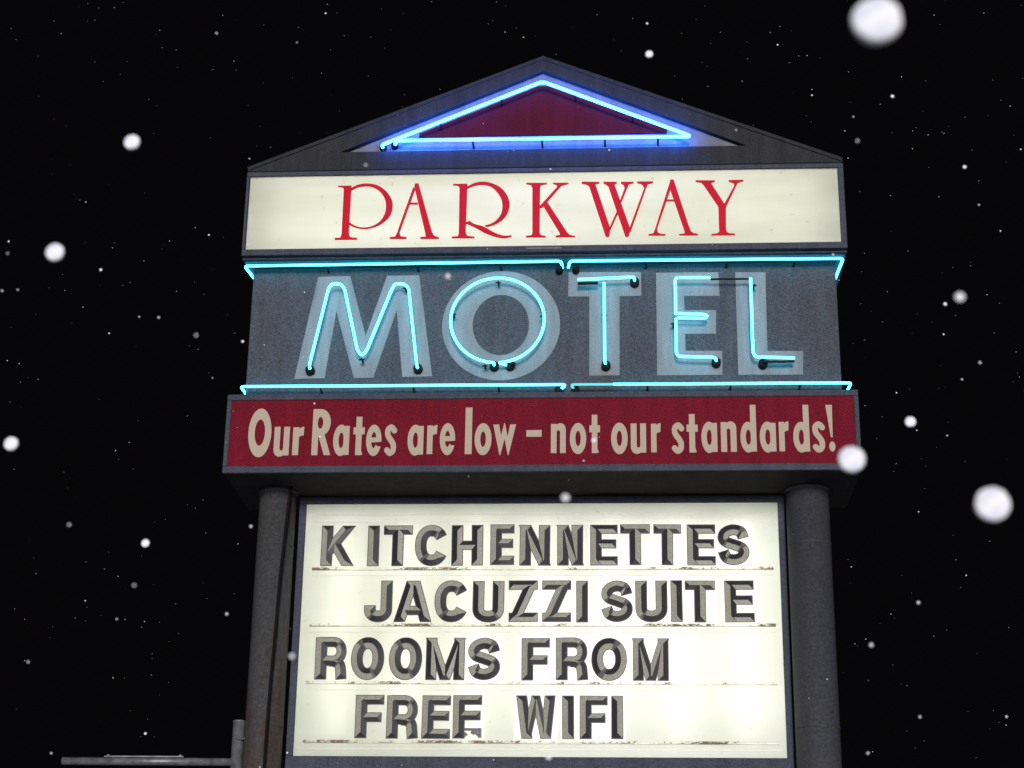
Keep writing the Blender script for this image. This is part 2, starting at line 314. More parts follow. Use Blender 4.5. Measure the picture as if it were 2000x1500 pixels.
def acrylic(name, tint, stain, refl):
    """white sign acrylic: part of the lamp light behind it passes through, part of the outside light is reflected"""
    m, N, L, P = mat(name)
    N.remove(P)
    out = N['Material Output']
    n1 = noise(N, L, 1.6, 5, .6, stretch=(.35, 1, 1.6))
    r1 = ramp(N, L, n1.outputs['Fac'], [(.33, stain), (.6, (1, 1, 1))])
    n2 = noise(N, L, 26, 3, .6)
    r2 = ramp(N, L, n2.outputs['Fac'], [(.22, (.8, .78, .72)), (.34, (1, 1, 1))])
    c = mixc(N, L, tint, r1.outputs['Color'], 1.0)
    c = mixc(N, L, c, r2.outputs['Color'], 1.0)
    tr = N.new('ShaderNodeBsdfTranslucent'); L.new(c, tr.inputs['Color'])
    df = N.new('ShaderNodeBsdfDiffuse'); L.new(c, df.inputs['Color'])
    mx = N.new('ShaderNodeMixShader'); mx.inputs[0].default_value = refl
    L.new(tr.outputs[0], mx.inputs[1]); L.new(df.outputs[0], mx.inputs[2])
    gl = N.new('ShaderNodeBsdfGlossy'); gl.inputs['Roughness'].default_value = .12
    m2 = N.new('ShaderNodeMixShader'); m2.inputs[0].default_value = .004
    L.new(mx.outputs[0], m2.inputs[1]); L.new(gl.outputs[0], m2.inputs[2])
    L.new(m2.outputs[0], out.inputs['Surface'])
    return m
M['name_acrylic'] = acrylic('name_acrylic', (.905, .912, .85), (.9, .9, .87), .28)
M['reader_acrylic'] = acrylic('reader_acrylic', (.945, .96, .905), (.94, .945, .92), .26)

def emit(name, c, s):
    m, N, L, P = mat(name)
    N.remove(P)
    e = N.new('ShaderNodeEmission')
    e.inputs[0].default_value = (*c, 1); e.inputs[1].default_value = s
    L.new(e.outputs[0], N['Material Output'].inputs['Surface'])
    return m
M['neon_cyan'] = emit('neon_cyan', (.036, .45, .62), 13.5)
M['neon_cyan_dim'] = emit('neon_cyan_dim', (.14, .7, .8), 1.3)
M['neon_blue'] = emit('neon_blue', (.010, .15, 1.0), 62.0)
M['lamp'] = emit('lamp', (1.0, .985, .94), 5.0)
M['lamp_name'] = emit('lamp_name', (1.0, .985, .93), 4.8)
M['liner'] = paint('liner', (.6, .6, .58), streak=0, speck=.05, bump=0)

def ink(name, c, rough=.35, speck=.25):
    m, N, L, P = mat(name)
    sp = noise(N, L, 120, 2, .6)
    r1 = ramp(N, L, sp.outputs['Fac'], [(.3, tuple(v * (1 - speck) for v in c)), (.7, tuple(v * (1 + speck) for v in c))])
    L.new(r1.outputs['Color'], P.inputs['Base Color'])
    P.inputs['Roughness'].default_value = rough
    P.inputs['Specular IOR Level'].default_value = .25
    return m
# the changeable letters are printed in two tones (pale and black facets), whichever way the light comes
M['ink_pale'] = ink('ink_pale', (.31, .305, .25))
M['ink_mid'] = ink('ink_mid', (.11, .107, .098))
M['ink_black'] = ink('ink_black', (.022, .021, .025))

def rail_mat():
    m, N, L, P = mat('rail')
    n1 = noise(N, L, 2.1, 6, .75, stretch=(1.6, 1, 1))
    n2 = noise(N, L, 55, 3, .7)
    ad = N.new('ShaderNodeMath'); ad.operation = 'MULTIPLY_ADD'
    L.new(n2.outputs['Fac'], ad.inputs[0]); ad.inputs[1].default_value = .45; L.new(n1.outputs['Fac'], ad.inputs[2])
    r = ramp(N, L, ad.outputs[0], [(.62, (.8, .79, .68)), (.76, (.4, .31, .2)), (.86, (.10, .055, .035))])
    L.new(r.outputs['Color'], P.inputs['Base Color'])
    P.inputs['Roughness'].default_value = .3
    P.inputs['Transmission Weight'].default_value = 0
    return m
M['rail'] = rail_mat()
def rail_dirt():
    # clear lip of the rail with rusty grime caught behind it
    m, N, L, P = mat('rail_dirt')
    n1 = noise(N, L, 2.1, 5, .7, stretch=(1.6, 1, 1))
    n2 = noise(N, L, 48, 4, .75, stretch=(1, 1, 2))
    ad = N.new('ShaderNodeMath'); ad.operation = 'MULTIPLY_ADD'
    L.new(n2.outputs['Fac'], ad.inputs[0]); ad.inputs[1].default_value = .8; L.new(n1.outputs['Fac'], ad.inputs[2])
    k = ramp(N, L, ad.outputs[0], [(.98, (0, 0, 0)), (1.2, (.75, .75, .75))])
    P.inputs['Base Color'].default_value = (.24, .15, .10, 1)
    P.inputs['Roughness'].default_value = .9
    tr = N.new('ShaderNodeBsdfTransparent'); tr.inputs[0].default_value = (.985, .985, .97, 1)
    mx = N.new('ShaderNodeMixShader')
    L.new(k.outputs['Color'], mx.inputs[0]); L.new(tr.outputs[0], mx.inputs[1]); L.new(P.outputs[0], mx.inputs[2])
    L.new(mx.outputs[0], N['Material Output'].inputs['Surface'])
    return m
M['rail_dirt'] = rail_dirt()
M['rail_clean'] = ink('rail_clean', (.72, .71, .6), .3, .12)

def clear_mat():
    m, N, L, P = mat('clear_acrylic')
    N.remove(P)
    tr = N.new('ShaderNodeBsdfTransparent'); tr.inputs[0].default_value = (.993, .993, .985, 1)
    gl = N.new('ShaderNodeBsdfGlossy'); gl.inputs['Roughness'].default_value = .15
    mx = N.new('ShaderNodeMixShader'); mx.inputs[0].default_value = .005
    L.new(tr.outputs[0], mx.inputs[1]); L.new(gl.outputs[0], mx.inputs[2])
    L.new(mx.outputs[0], N['Material Output'].inputs['Surface'])
    return m
M['clear'] = clear_mat()

def galv():
    m, N, L, P = mat('galvanised')
    n = noise(N, L, 18, 4, .6)
    r = ramp(N, L, n.outputs['Fac'], [(.35, (.10, .10, .105)), (.65, (.2, .2, .21))])
    L.new(r.outputs['Color'], P.inputs['Base Color'])
    P.inputs['Metallic'].default_value = .25
    P.inputs['Roughness'].default_value = .42
    return m
M['galvanised'] = galv()

def snow_mat(name, c, bump):
    m, N, L, P = mat(name)
    n = noise(N, L, 420 if bump < .5 else 3, 3, .6)
    r = ramp(N, L, n.outputs['Fac'], [(.36, (c[0] * .74, c[1] * .77, c[2] * .9)), (.6, c)])
    L.new(r.outputs['Color'], P.inputs['Base Color'])
    P.inputs['Roughness'].default_value = .9
    P.inputs['Specular IOR Level'].default_value = .1
    return m
M['flake'] = snow_mat('flake', (.98, .98, 1.0), .1)
M['snow_ground'] = snow_mat('snow_ground', (.7, .7, .74), 1)

# ------------------------------------------------------------------ mesh helpers
def link(name, verts, faces, m=None, parent=None, smooth=False, mats=None, fm=None):
    me = bpy.data.meshes.new(name)
    me.from_pydata([tuple(v) for v in verts], [], faces)
    for k in (mats or [m]):
        me.materials.append(M[k])
    if fm is not None:
        me.polygons.foreach_set('material_index', fm)
    if smooth:
        me.polygons.foreach_set('use_smooth', [True] * len(me.polygons))
    me.update()
    o = bpy.data.objects.new(name, me)
    col.objects.link(o)
    if parent is not None:
        o.parent = parent
    return o

def box_geo(x0, x1, y0, y1, z0, z1, b=0.0):
    """box with chamfered edges (b) as verts, faces"""
    if b <= 0:
        v = [(x, y, z) for x in (x0, x1) for y in (y0, y1) for z in (z0, z1)]
        f = [(0, 1, 3, 2), (4, 6, 7, 5), (0, 4, 5, 1), (2, 3, 7, 6), (0, 2, 6, 4), (1, 5, 7, 3)]
        return v, f
    import bmesh
    bm = bmesh.new()
    v, f = box_geo(x0, x1, y0, y1, z0, z1)
    vs = [bm.verts.new(p) for p in v]
    for q in f: bm.faces.new([vs[i] for i in q])
    bmesh.ops.bevel(bm, geom=list(bm.edges), offset=b, segments=1, affect='EDGES')
    bmesh.ops.recalc_face_normals(bm, faces=list(bm.faces))
    bm.verts.index_update()
    vv = [tuple(p.co) for p in bm.verts]
    ff = [tuple(p.index for p in q.verts) for q in bm.faces]
    bm.free()
    return vv, ff

def box(name, x0, x1, y0, y1, z0, z1, m, parent=None, b=0.004):
    v, f = box_geo(x0, x1, y0, y1, z0, z1, b)
    return link(name, v, f, m, parent)

def shell(name, x0, x1, y0, y1, z0, z1, t, mats, parent):
    """cabinet open to the front (y0): painted outside, white liner inside"""
    v = [(x, y, z) for x in (x0, x1) for y in (y0, y1) for z in (z0, z1)]
    v += [(x, y, z) for x in (x0 + t, x1 - t) for y in (y0, y1 - t) for z in (z0 + t, z1 - t)]
    f = [(0, 1, 3, 2), (4, 6, 7, 5), (0, 2, 6, 4), (1, 5, 7, 3), (2, 3, 7, 6)]
    g = [(8, 10, 11, 9), (12, 13, 15, 14), (8, 12, 14, 10), (9, 11, 15, 13), (10, 14, 15, 11)]
    rim = [(0, 4, 12, 8), (4, 5, 13, 12), (5, 1, 9, 13), (1, 0, 8, 9)]
    return link(name, v, f + rim + g, parent=parent, mats=mats, fm=[0] * 9 + [1] * 5)

def frame(parent, x0, x1, z0, z1, y0, y1, l, r, b, t, m):
    """four retainer bars butted end to end"""
    box('frame_bar', x0, x1, y0, y1, z1 - t, z1, m, parent, .003)
    box('frame_bar', x0, x1, y0, y1, z0, z0 + b, m, parent, .003)
    box('frame_bar', x0, x0 + l, y0, y1, z0 + b + .0005, z1 - t - .0005, m, parent, .003)
    box('frame_bar', x1 - r, x1, y0, y1, z0 + b + .0005, z1 - t - .0005, m, parent, .003)

def plate(name, loops, y_front, thick, m, parent, origin=None):
    """flat cut-out: closed outlines (x, z), first outer then holes, given a thickness towards +y"""
    ox, oz = origin or (0, 0)
    flat = [p for lp in loops for p in lp]
    def inside(p, lp):
        r = False
        for (ax, az), (bx, bz) in zip(lp, lp[1:] + lp[:1]):
            if (az > p[1]) != (bz > p[1]) and p[0] < (bx - ax) * (p[1] - az) / (bz - az) + ax: r = not r
        return r
    lev = [sum(inside(lp[0], q) for q in loops if q is not lp) for lp in loops]
    off = [sum(len(q) for q in loops[:i]) for i in range(len(loops))]
    tri = []
    for i, lp in enumerate(loops):
        if lev[i] % 2: continue
        grp = [i] + [j for j in range(len(loops)) if lev[j] % 2 and inside(loops[j][0], lp)]
        idx = [off[j] + k for j in grp for k in range(len(loops[j]))]
        for t3 in tessellate_polygon([[Vector((p[0], p[1], 0)) for p in loops[j]] for j in grp]):
            tri.append(tuple(idx[k] for k in t3))
    n = len(flat)
    v = [(p[0] - ox, 0, p[1] - oz) for p in flat] + [(p[0] - ox, thick, p[1] - oz) for p in flat]
    f = []
    for a, b_, c in tri:
        pa, pb, pc = flat[a], flat[b_], flat[c]
        ar = (pb[0] - pa[0]) * (pc[1] - pa[1]) - (pb[1] - pa[1]) * (pc[0] - pa[0])
        t3 = (a, b_, c) if ar > 0 else (a, c, b_)
        f.append(t3)
    k = 0
    for i, lp in enumerate(loops):
        area = sum(lp[j][0] * lp[(j + 1) % len(lp)][1] - lp[(j + 1) % len(lp)][0] * lp[j][1] for j in range(len(lp)))
        ccw = area > 0
        if i > 0 and not ccw: pass
        for j in range(len(lp)):
            a, b2 = k + j, k + (j + 1) % len(lp)
            f.append((b2, a, a + n, b2 + n) if ccw else (a, b2, b2 + n, a + n))
        k += len(lp)
    o = link(name, v, f, m, parent)
    o.location = (ox, y_front, oz)
    return o

def fillet(pts, r, n=5):
    """round the corners of a 3D polyline"""
    P = [Vector(p) for p in pts]
    out = [P[0]]
    for i in range(1, len(P) - 1):
        a, b, c = P[i - 1], P[i], P[i + 1]
        u, w = (a - b), (c - b)
        k = min(r, u.length * .45, w.length * .45)
        s, e = b + u.normalized() * k, b + w.normalized() * k
        for j in range(n + 1):
            t = j / n
            out.append(s * (1 - t) ** 2 + b * 2 * t * (1 - t) + e * t * t)
    out.append(P[-1])
    return out

def tube_geo(pts, r, sides=8, closed=False, cap=True):
    P = [Vector(p) for p in pts]
    n = len(P)
    v, f = [], []
    prev = None
    for i in range(n):
        a = P[i - 1] if (i or closed) else P[i]
        b = P[(i + 1) % n] if (i < n - 1 or closed) else P[i]
        d = (b - a).normalized()
        if prev is None:
            s = d.cross(Vector((0, 1, 0)))
            if s.length < .1: s = d.cross(Vector((0, 0, 1)))
        else:
            s = prev - d * prev.dot(d)
        s.normalize(); prev = s
        t = d.cross(s)
        rr = r[i] if isinstance(r, (list, tuple)) else r
        for k in range(sides):
            q = 2 * math.pi * k / sides
            v.append(P[i] + (s * math.cos(q) + t * math.sin(q)) * rr)
    for i in range(n if closed else n - 1):
        j = (i + 1) % n
        for k in range(sides):
            l = (k + 1) % sides
            f.append((i * sides + k, i * sides + l, j * sides + l, j * sides + k))
    if cap and not closed:
        f.append(tuple(range(sides - 1, -1, -1)))
        f.append(tuple((n - 1) * sides + k for k in range(sides)))
    return v, f

def tube(name, pts, r, m, parent=None, sides=8, closed=False):
    v, f = tube_geo(pts, r, sides, closed)
    return link(name, v, f, m, parent, smooth=sides > 6)

def join_geo(parts):
    V, F = [], []
    for v, f in parts:
        o = len(V)
        V += [tuple(p) for p in v]
        F += [tuple(i + o for i in q) for q in f]
    return V, F

# ---- glyph outlines from a distance field (unions and cut-outs of simple shapes), traced by marching squares
def d_poly(X, Z, poly):
    D = np.full(X.shape, 1e9); ins = np.zeros(X.shape, bool)
    n = len(poly)
    for i in range(n):
        (ax, az), (bx, bz) = poly[i], poly[(i + 1) % n]
        ex, ez = bx - ax, bz - az
        L2 = ex * ex + ez * ez
        if L2 < 1e-14: continue
        t = np.clip(((X - ax) * ex + (Z - az) * ez) / L2, 0, 1)
        D = np.minimum(D, np.hypot(X - ax - t * ex, Z - az - t * ez))
        if az != bz:
            c = ((az > Z) != (bz > Z)) & (X < (bx - ax) * (Z - az) / (bz - az) + ax)
            ins ^= c
    return np.where(ins, -D, D)
def d_rect(X, Z, x0, x1, z0, z1):
    return np.maximum(np.abs(X - (x0 + x1) / 2) - (x1 - x0) / 2, np.abs(Z - (z0 + z1) / 2) - (z1 - z0) / 2)
def d_ell(X, Z, cx, cz, rx, rz):
    return (np.sqrt(((X - cx) / rx) ** 2 + ((Z - cz) / rz) ** 2) - 1) * min(rx, rz)
def d_path(X, Z, pts, w):
    D = np.full(X.shape, 1e9)
    for (ax, az), (bx, bz) in zip(pts[:-1], pts[1:]):
        ex, ez = bx - ax, bz - az
        t = np.clip(((X - ax) * ex + (Z - az) * ez) / (ex * ex + ez * ez + 1e-12), 0, 1)
        D = np.minimum(D, np.hypot(X - ax - t * ex, Z - az - t * ez))
    return D - w / 2

def contours(F, xs, zs):
    """closed iso-lines of F = 0"""
    nx, nz = len(xs), len(zs)
    seg = {}
    def pt(e):
        k, i, j = e
        if k == 0:
            a, b = F[i, j], F[i + 1, j]; t = a / (a - b)
            return (xs[i] + t * (xs[i + 1] - xs[i]), zs[j])
        a, b = F[i, j], F[i, j + 1]; t = a / (a - b)
        return (xs[i], zs[j] + t * (zs[j + 1] - zs[j]))
    I = F < 0
    cells = np.argwhere(~((I[:-1, :-1] == I[1:, :-1]) & (I[:-1, :-1] == I[:-1, 1:]) & (I[:-1, :-1] == I[1:, 1:])))
    for i, j in cells:
        c = (I[i, j], I[i + 1, j], I[i + 1, j + 1], I[i, j + 1])
        E = [(0, i, j), (1, i + 1, j), (0, i, j + 1), (1, i, j)]
        cr = [k for k in range(4) if c[k] != c[(k + 1) % 4]]
        # direct every segment so that the inside is on its left
        starts = [k for k in cr if c[k]]       # inside -> outside going round
        ends = [k for k in cr if not c[k]]
        for s in starts:
            k = s
            while True:
                k = (k - 1) % 4
                if k in ends: break
            seg[E[s]] = E[k]
    out = []
    while seg:
        s, nxt = seg.popitem()
        loop = [s]
        while nxt != s and nxt in seg:
            loop.append(nxt); nxt = seg.pop(nxt)
        out.append([pt(e) for e in loop])
    return out

def simplify(loop, tol):
    P = np.array(loop)
    n = len(P)
    far = int(np.argmax(np.hypot(*(P - P[0]).T)))
    def dp(i, j):
        if j <= i + 1: return []
        a, b = P[i], P[j % n]
        d = b - a; l = np.hypot(*d) + 1e-12
        q = P[i + 1:j] - a
        dist = np.abs(q[:, 0] * d[1] - q[:, 1] * d[0]) / l
        k = int(np.argmax(dist))
        if dist[k] < tol: return []
        k += i + 1
        return dp(i, k) + [k] + dp(k, j)
    idx = [0] + dp(0, far) + [far] + dp(far, n)
    return [tuple(P[k % n]) for k in idx]

def trace(field, x0, x1, z0, z1, step):
    xs = np.arange(x0 - 3 * step, x1 + 3.5 * step, step)
    zs = np.arange(z0 - 3 * step, z1 + 3.5 * step, step)
    X, Z = np.meshgrid(xs, zs, indexing='ij')
    loops = [simplify(l, step * .14) for l in contours(field(X, Z) + 1e-9, xs, zs) if len(l) > 6]
    def area(l): return sum(l[j][0] * l[(j + 1) % len(l)][1] - l[(j + 1) % len(l)][0] * l[j][1] for j in range(len(l)))
    loops = [l for l in loops if len(l) > 2]
    loops.sort(key=lambda l: -abs(area(l)))
    return loops

# ------------------------------------------------------------------ ground (snowy lot far below the frame)
g = link('ground', [(-900, -900, 0), (900, -900, 0), (900, 900, 0), (-900, 900, 0)], [(0, 1, 2, 3)], 'snow_ground')
g['kind'] = 'structure'

# ------------------------------------------------------------------ the sign
sign = bpy.data.objects.new('motel_sign', None)
col.objects.link(sign)
sign['label'] = 'tall grey gabled roadside motel sign with neon tubes, lit panels and two steel poles'
sign['category'] = 'sign'

# ---- name cabinet
CAB = shell('name_cabinet', -1.8, 1.8, .012, .6, 6.035, 6.59, .02, ['frame_grey', 'liner'], sign)
frame(CAB, -1.8, 1.8, 6.035, 6.59, -.006, .011, .016, .034, .040, .028, 'frame_grey')
box('face', -1.79, 1.79, .014, .018, 6.045, 6.58, 'name_acrylic', CAB, 0)
box('frame_lip', -1.8, 1.8, .03, .06, 6.022, 6.0348, 'frame_grey', CAB, .002)
box('name_tag', -.09, .12, -.0085, -.0062, 6.052, 6.062, 'tympanum', CAB, 0)
for z in (6.20, 6.42):
    tube('fluorescent_tube', [(-1.66, .15, z), (1.66, .15, z)], .019, 'lamp_name', CAB)
for ch, polys in NAME_LETTERS:
    ax = [p[0] for q in polys for p in q]; az = [p[1] for q in polys for p in q]
    def fld(X, Z, polys=polys):
        D = d_poly(X, Z, polys[0])
        for q in polys[1:]: D = np.minimum(D, d_poly(X, Z, q))
        return D
    lp = trace(fld, min(ax), max(ax), min(az), max(az), .0022)
    o = plate('letter', lp, .0095, .0035, 'name_red', CAB, (min(ax), min(az)))
    o['label'] = 'red serif letter %s of PARKWAY' % ch

# ---- gable on top
o3 = [(-1.798, 6.6), (1.798, 6.6), (1.798, 6.622), (0, 7.356), (-1.798, 6.622)]
i3 = [(-1.235, 6.72), (1.235, 6.72), (0, 7.258)]
tri = tessellate_polygon([[Vector((*p, 0)) for p in o3], [Vector((*p, 0)) for p in i3]])
flat = o3 + i3
V = [(p[0], 0, p[1]) for p in flat] + [(p[0], .6, p[1]) for p in o3] + [(p[0], .035, p[1]) for p in i3]
F = []
for t in tri:
    a, b, c = (flat[k] for k in t)
    s = (b[0] - a[0]) * (c[1] - a[1]) - (b[1] - a[1]) * (c[0] - a[0])
    F.append(tuple(t) if s > 0 else (t[0], t[2], t[1]))
for k in range(5): F.append(((k + 1) % 5, k, k + 8, (k + 1) % 5 + 8))
for k in range(3): F.append((5 + k, 5 + (k + 1) % 3, 13 + (k + 1) % 3, 13 + k))
F.append((12, 11, 10, 9, 8))
GAB = link('gable', V, F, 'gable_grey', sign)
plate('back_panel', [[(-1.25, 6.71), (1.25, 6.71), (0, 7.268)]], .0355, .02, 'tympanum', GAB)
plate('red_triangle', [[(-.757, 6.828), (.757, 6.828), (.757, 6.852), (.03, 7.166), (-.03, 7.166), (-.757, 6.852)]], .025, .0095, 'tympanum_red', GAB)
box('seam_strip', -1.79, 1.79, .004, .59, 6.5905, 6.5998, 'seam', GAB, 0)
for s in (-1, 1):                                   # thin trim along each raking edge
    a, b = Vector((s * 1.8, 0, 6.624)), Vector((0, 0, 7.359))
    d = (b - a).normalized(); nrm = Vector((-d.z, 0, d.x)) * (1 if s < 0 else -1)
    if nrm.z < 0: nrm = -nrm
    q = [a - nrm * .022, b - nrm * .022 / max(.2, abs(d.x)) * 0 + Vector((0, 0, -.0238)), b, a]
    plate('rake_trim', [[(p.x, p.z) for p in q]], -.009, .0086, 'gable_grey', GAB)
GT = -.050
gp = [(-.975, .03, 6.757), (-.975, GT, 6.738), (0, GT, 7.156), (.903, GT, 6.761), (-.886, GT, 6.766), (-.905, .03, 6.772)]
tube('neon_tube', fillet(gp, .03), .0088, 'neon_blue', GAB)
for x, z in ((-.975, 6.757), (-.905, 6.769)):
    tube('tube_socket', [(x, .005, z), (x, .0352, z)], .022, 'socket', GAB, 12)
for x in (-.42, .0, .38, .7):
    tube('tube_support', [(x, GT + .008, 6.756), (x, .0352, 6.748)], .006, 'clip', GAB)
for x in (-.62, -.25, .2, .55):
    z = 7.156 - abs(x) * .4314
    tube('tube_support', [(x, GT + .008, z - .008), (x, .0268, z - .012)], .006, 'clip', GAB)

# ---- neon panel
PX0, PX1, PY = -1.762, 1.748, .19
PAN = box('neon_panel', PX0, PX1, PY, .56, 5.1218, 6.0348, 'panel_grey', sign, .004)
SEED = 0
def backing(ch, loops):
    o = plate('letter_backing', loops, PY - .003, .0028, 'backing', PAN)
    o['label'] = 'pale grey painted letter %s behind the neon' % ch
for ch, lp in MOTEL_BACKINGS:
    backing(ch, [lp])
def ellipse(c, n=72): return [(c[0] + c[2] * math.cos(2 * math.pi * k / n), c[1] + c[3] * math.sin(2 * math.pi * k / n)) for k in range(n)]
backing('O', [ellipse(O_OUTER), ellipse(O_INNER)])
TY = .11
def on(pts, y=TY): return [(p[0], y, p[1]) for p in pts]
R_N = .0078
def neon(pts, m='neon_cyan', fr=.03, r=R_N, name='neon_tube'):
    return tube(name, fillet(pts, fr), r, m, PAN)
T = MOTEL_TUBES
S = MOTEL_SOCKETS
def to_socket(k, fwd=.02): return [(S[k][0], TY + .012, S[k][1] + .012), (S[k][0], .178, S[k][1])]
neon([to_socket(0)[1]] + on(T['M']) + [to_socket(1)[1]], fr=.022)
# the O: one ring, open at the bottom between its two ends
c = O_TUBE
gap = .06
ring = [(c[0] + c[2] * math.cos(a), TY, c[1] + c[3] * math.sin(a)) for a in np.linspace(-math.pi / 2 + gap, 1.5 * math.pi - gap, 64)]
neon([to_socket(3)[1]] + [(p[0], p[1], p[2]) for p in ring] + [to_socket(2)[1]], fr=.006)
neon([to_socket(4)[1]] + on(T['T_bar']), fr=.02)
neon(on(T['T_stem']) + [to_socket(5)[1]], fr=.02)
neon(on(T['T_bar_black'], TY + .012), 'clip', r=.010, name='blackened_tube')
neon(on(T['E_top']), fr=.03)
neon(on(T['E_mid'], TY), fr=.02)
neon(on(T['E_low']) + [to_socket(6)[1]], fr=.03)
wob = T['EL_black']
neon([(wob[0][0] + (wob[1][0] - wob[0][0]) * k / 6, TY + .012, wob[0][1] + random.uniform(-.002, .002)) for k in range(7)], 'clip', fr=.006, r=.0065, name='blackened_tube')
neon(on(T['L']), fr=.035)
lb = T['L_black']
neon([(lb[0][0] + (lb[1][0] - lb[0][0]) * k / 10, TY + .014, lb[0][1] + random.uniform(-.0015, .0015)) for k in range(11)] + [to_socket(7)[1]], 'clip', fr=.006, r=.0085, name='blackened_tube')
for x, z in S:
    v1 = tube_geo([(x, .152, z), (x, .1898, z)], .0275, 16)
    v2 = tube_geo([(x, .146, z), (x, .155, z)], .019, 16)
    v, f = join_geo([v1, v2])
    link('tube_socket', v, f, 'socket', PAN, smooth=False)
def support(x, z, y0=TY):
    v, f = join_geo([tube_geo([(x, y0 + .006, z), (x, PY - .0005, z)], .0055, 6), tube_geo([(x - .016, y0 + .014, z - .004), (x + .016, y0 + .014, z - .004)], .005, 6)])
    link('tube_support', v, f, 'clip', PAN)
for x, z in ((T['M'][6][0], T['M'][6][1] - .014), (T['M'][10][0] + .01, T['M'][10][1] - .02),
             (c[0], c[1] + c[3] - .02), (c[0] - c[2] + .014, c[1] + .05), (c[0] + c[2] - .012, c[1] + .03), (c[0] - .07, c[1] - c[3] - .01), (c[0] + .1, c[1] - c[3] + .004),
             (T['E_low'][1][0] - .014, 5.62), (T['L'][0][0] + .02, 5.86), (T['T_stem'][0][0], 5.68)):
    support(x, z)
# border tubes round the panel, top and bottom, each in two lengths that turn back at the ends
BY = .11
ZT, ZB = 6.021, 5.236
def border(pts, m='neon_cyan'): neon(pts, m, fr=.03, r=.0078)
border([(-1.752, .55, ZT - .002), (-1.803, BY, ZT - .004), (.115, BY, ZT + .002), (.12, .16, ZT - .02)])
border([(.155, .16, ZT - .02), (.165, BY, ZT + .002), (1.787, BY, ZT - .003), (1.762, .55, ZT - .004)])
border([(-1.757, .40, ZB), (-1.775, BY, ZB + .004), (.150, BY, ZB), (.10, .16, ZB - .02)])
border([(.2, .16, ZB - .02), (.17, BY, ZB), (.42, BY, ZB - .001)], 'neon_cyan_dim')
border([(.4205, BY, ZB - .001), (1.793, BY, ZB - .004), (1.78, .40, ZB)])
for x in (.10, .2):
    for z in (ZT - .03, ZB - .02):
        tube('tube_socket', [(x, .135, z), (x, .1898, z)], .022, 'socket', PAN, 12)
for x in (-1.3, -.75, -.25, .62, 1.1, 1.5):
    for z in (ZT - .012, ZB - .012):
        tube('tube_support', [(x, BY + .004, z), (x, PY - .0005, z - .006)], .006, 'clip', PAN)

# ---- slogan cabinet
RY = -.081
SLO = box('slogan_cabinet', -1.801, 1.801, RY + .012, .674, 4.6475, 5.1212, 'under_grey', sign, .004)
frame(SLO, -1.803, 1.803, 4.6466, 5.1215, RY, RY + .0195, .026, .026, .040, .036, 'frame_grey')
box('face', -1.78, 1.78, RY + .008, RY + .0118, 4.68, 5.09, 'slogan_red', SLO, 0)
def spl(pts, n=6):
    r = []
    for i in range(len(pts) - 1):
        a, b, c_, d = (np.array(pts[min(max(i + k, 0), len(pts) - 1)], float) for k in (-1, 0, 1, 2))
        for k in range(n):
            t = k / n
            r.append(tuple(.5 * (2 * b + (c_ - a) * t + (2 * a - 5 * b + 4 * c_ - d) * t * t + (3 * b - a - 3 * c_ + d) * t ** 3)))
    return r + [tuple(map(float, pts[-1]))]
mn, mxm = np.minimum, np.maximum
def cut(a, b): return np.maximum(a, -b)
def G_O(X, Z): return cut(d_ell(X, Z, 22.5, 47.5, 22.5, 47.5), d_ell(X, Z, 22.5, 48, 10, 25.5))
def G_o(X, Z): return cut(d_ell(X, Z, 16, 31, 16, 31), d_ell(X, Z, 16, 31, 5.2, 15))
def G_u(X, Z):
    D = mn(d_rect(X, Z, 0, 11.5, 14, 59), d_rect(X, Z, 18.5, 30, 2.5, 59))
    D = mn(D, d_ell(X, Z, 12, 14, 12, 14))
    D = mn(D, d_rect(X, Z, 10, 20, 6, 14))
    return cut(D, mn(d_rect(X, Z, 11.5, 18.5, 17, 70), d_ell(X, Z, 15, 17, 3.5, 5)))
def G_n(X, Z):
    D = mn(d_rect(X, Z, 0, 11.5, 0, 57.5), d_rect(X, Z, 18.5, 30, 0, 46))
    D = mn(D, d_ell(X, Z, 19, 46, 11, 13)); D = mn(D, d_rect(X, Z, 10, 20, 44, 54))
    return cut(D, mn(d_rect(X, Z, 11.5, 18.5, -9, 41), d_ell(X, Z, 15, 41, 3.5, 4)))
def G_r(X, Z):
    D = mn(d_rect(X, Z, 0, 11.5, 0, 56), d_poly(X, Z, [(10, 36), (16, 39), (20, 39.5), (20.5, 57), (16, 56.5), (10, 52)]))
    return D
def G_R(X, Z):
    D = mn(d_rect(X, Z, 0, 12, 0, 90), d_ell(X, Z, 15, 63.5, 20, 26.5)); D = mxm(D, -X)
    D = mn(D, d_rect(X, Z, 2, 16, 76, 90))
    D = mn(D, d_poly(X, Z, [(11, 44), (24, 40), (37, 0), (24.5, 0), (12, 38)]))
    return cut(D, d_ell(X, Z, 15, 63, 5.2, 11.5))
def bowl(X, Z, dz=0): return cut(d_ell(X, Z, 15.5, 30.5, 15.5, 30.5), d_ell(X, Z, 15.8, 30.5, 5, 15))
def G_a(X, Z): return cut(mn(d_ell(X, Z, 15.5, 30.5, 15.5, 30.5), d_rect(X, Z, 20.5, 32, 2, 58.5)), mxm(d_ell(X, Z, 16, 30.5, 5.2, 15), X - 20.5))
def G_d(X, Z): return cut(mn(d_ell(X, Z, 15.5, 30.5, 15.5, 30.5), d_rect(X, Z, 20.5, 32, 2, 95)), mxm(d_ell(X, Z, 16, 30.5, 5.2, 15), X - 20.5))
def G_t(X, Z): return mn(mn(d_rect(X, Z, 5, 16.5, 0, 76), d_rect(X, Z, 0, 22, 41, 55)), d_poly(X, Z, [(7, 8), (16, 10), (19.5, 1), (9, 0)]))
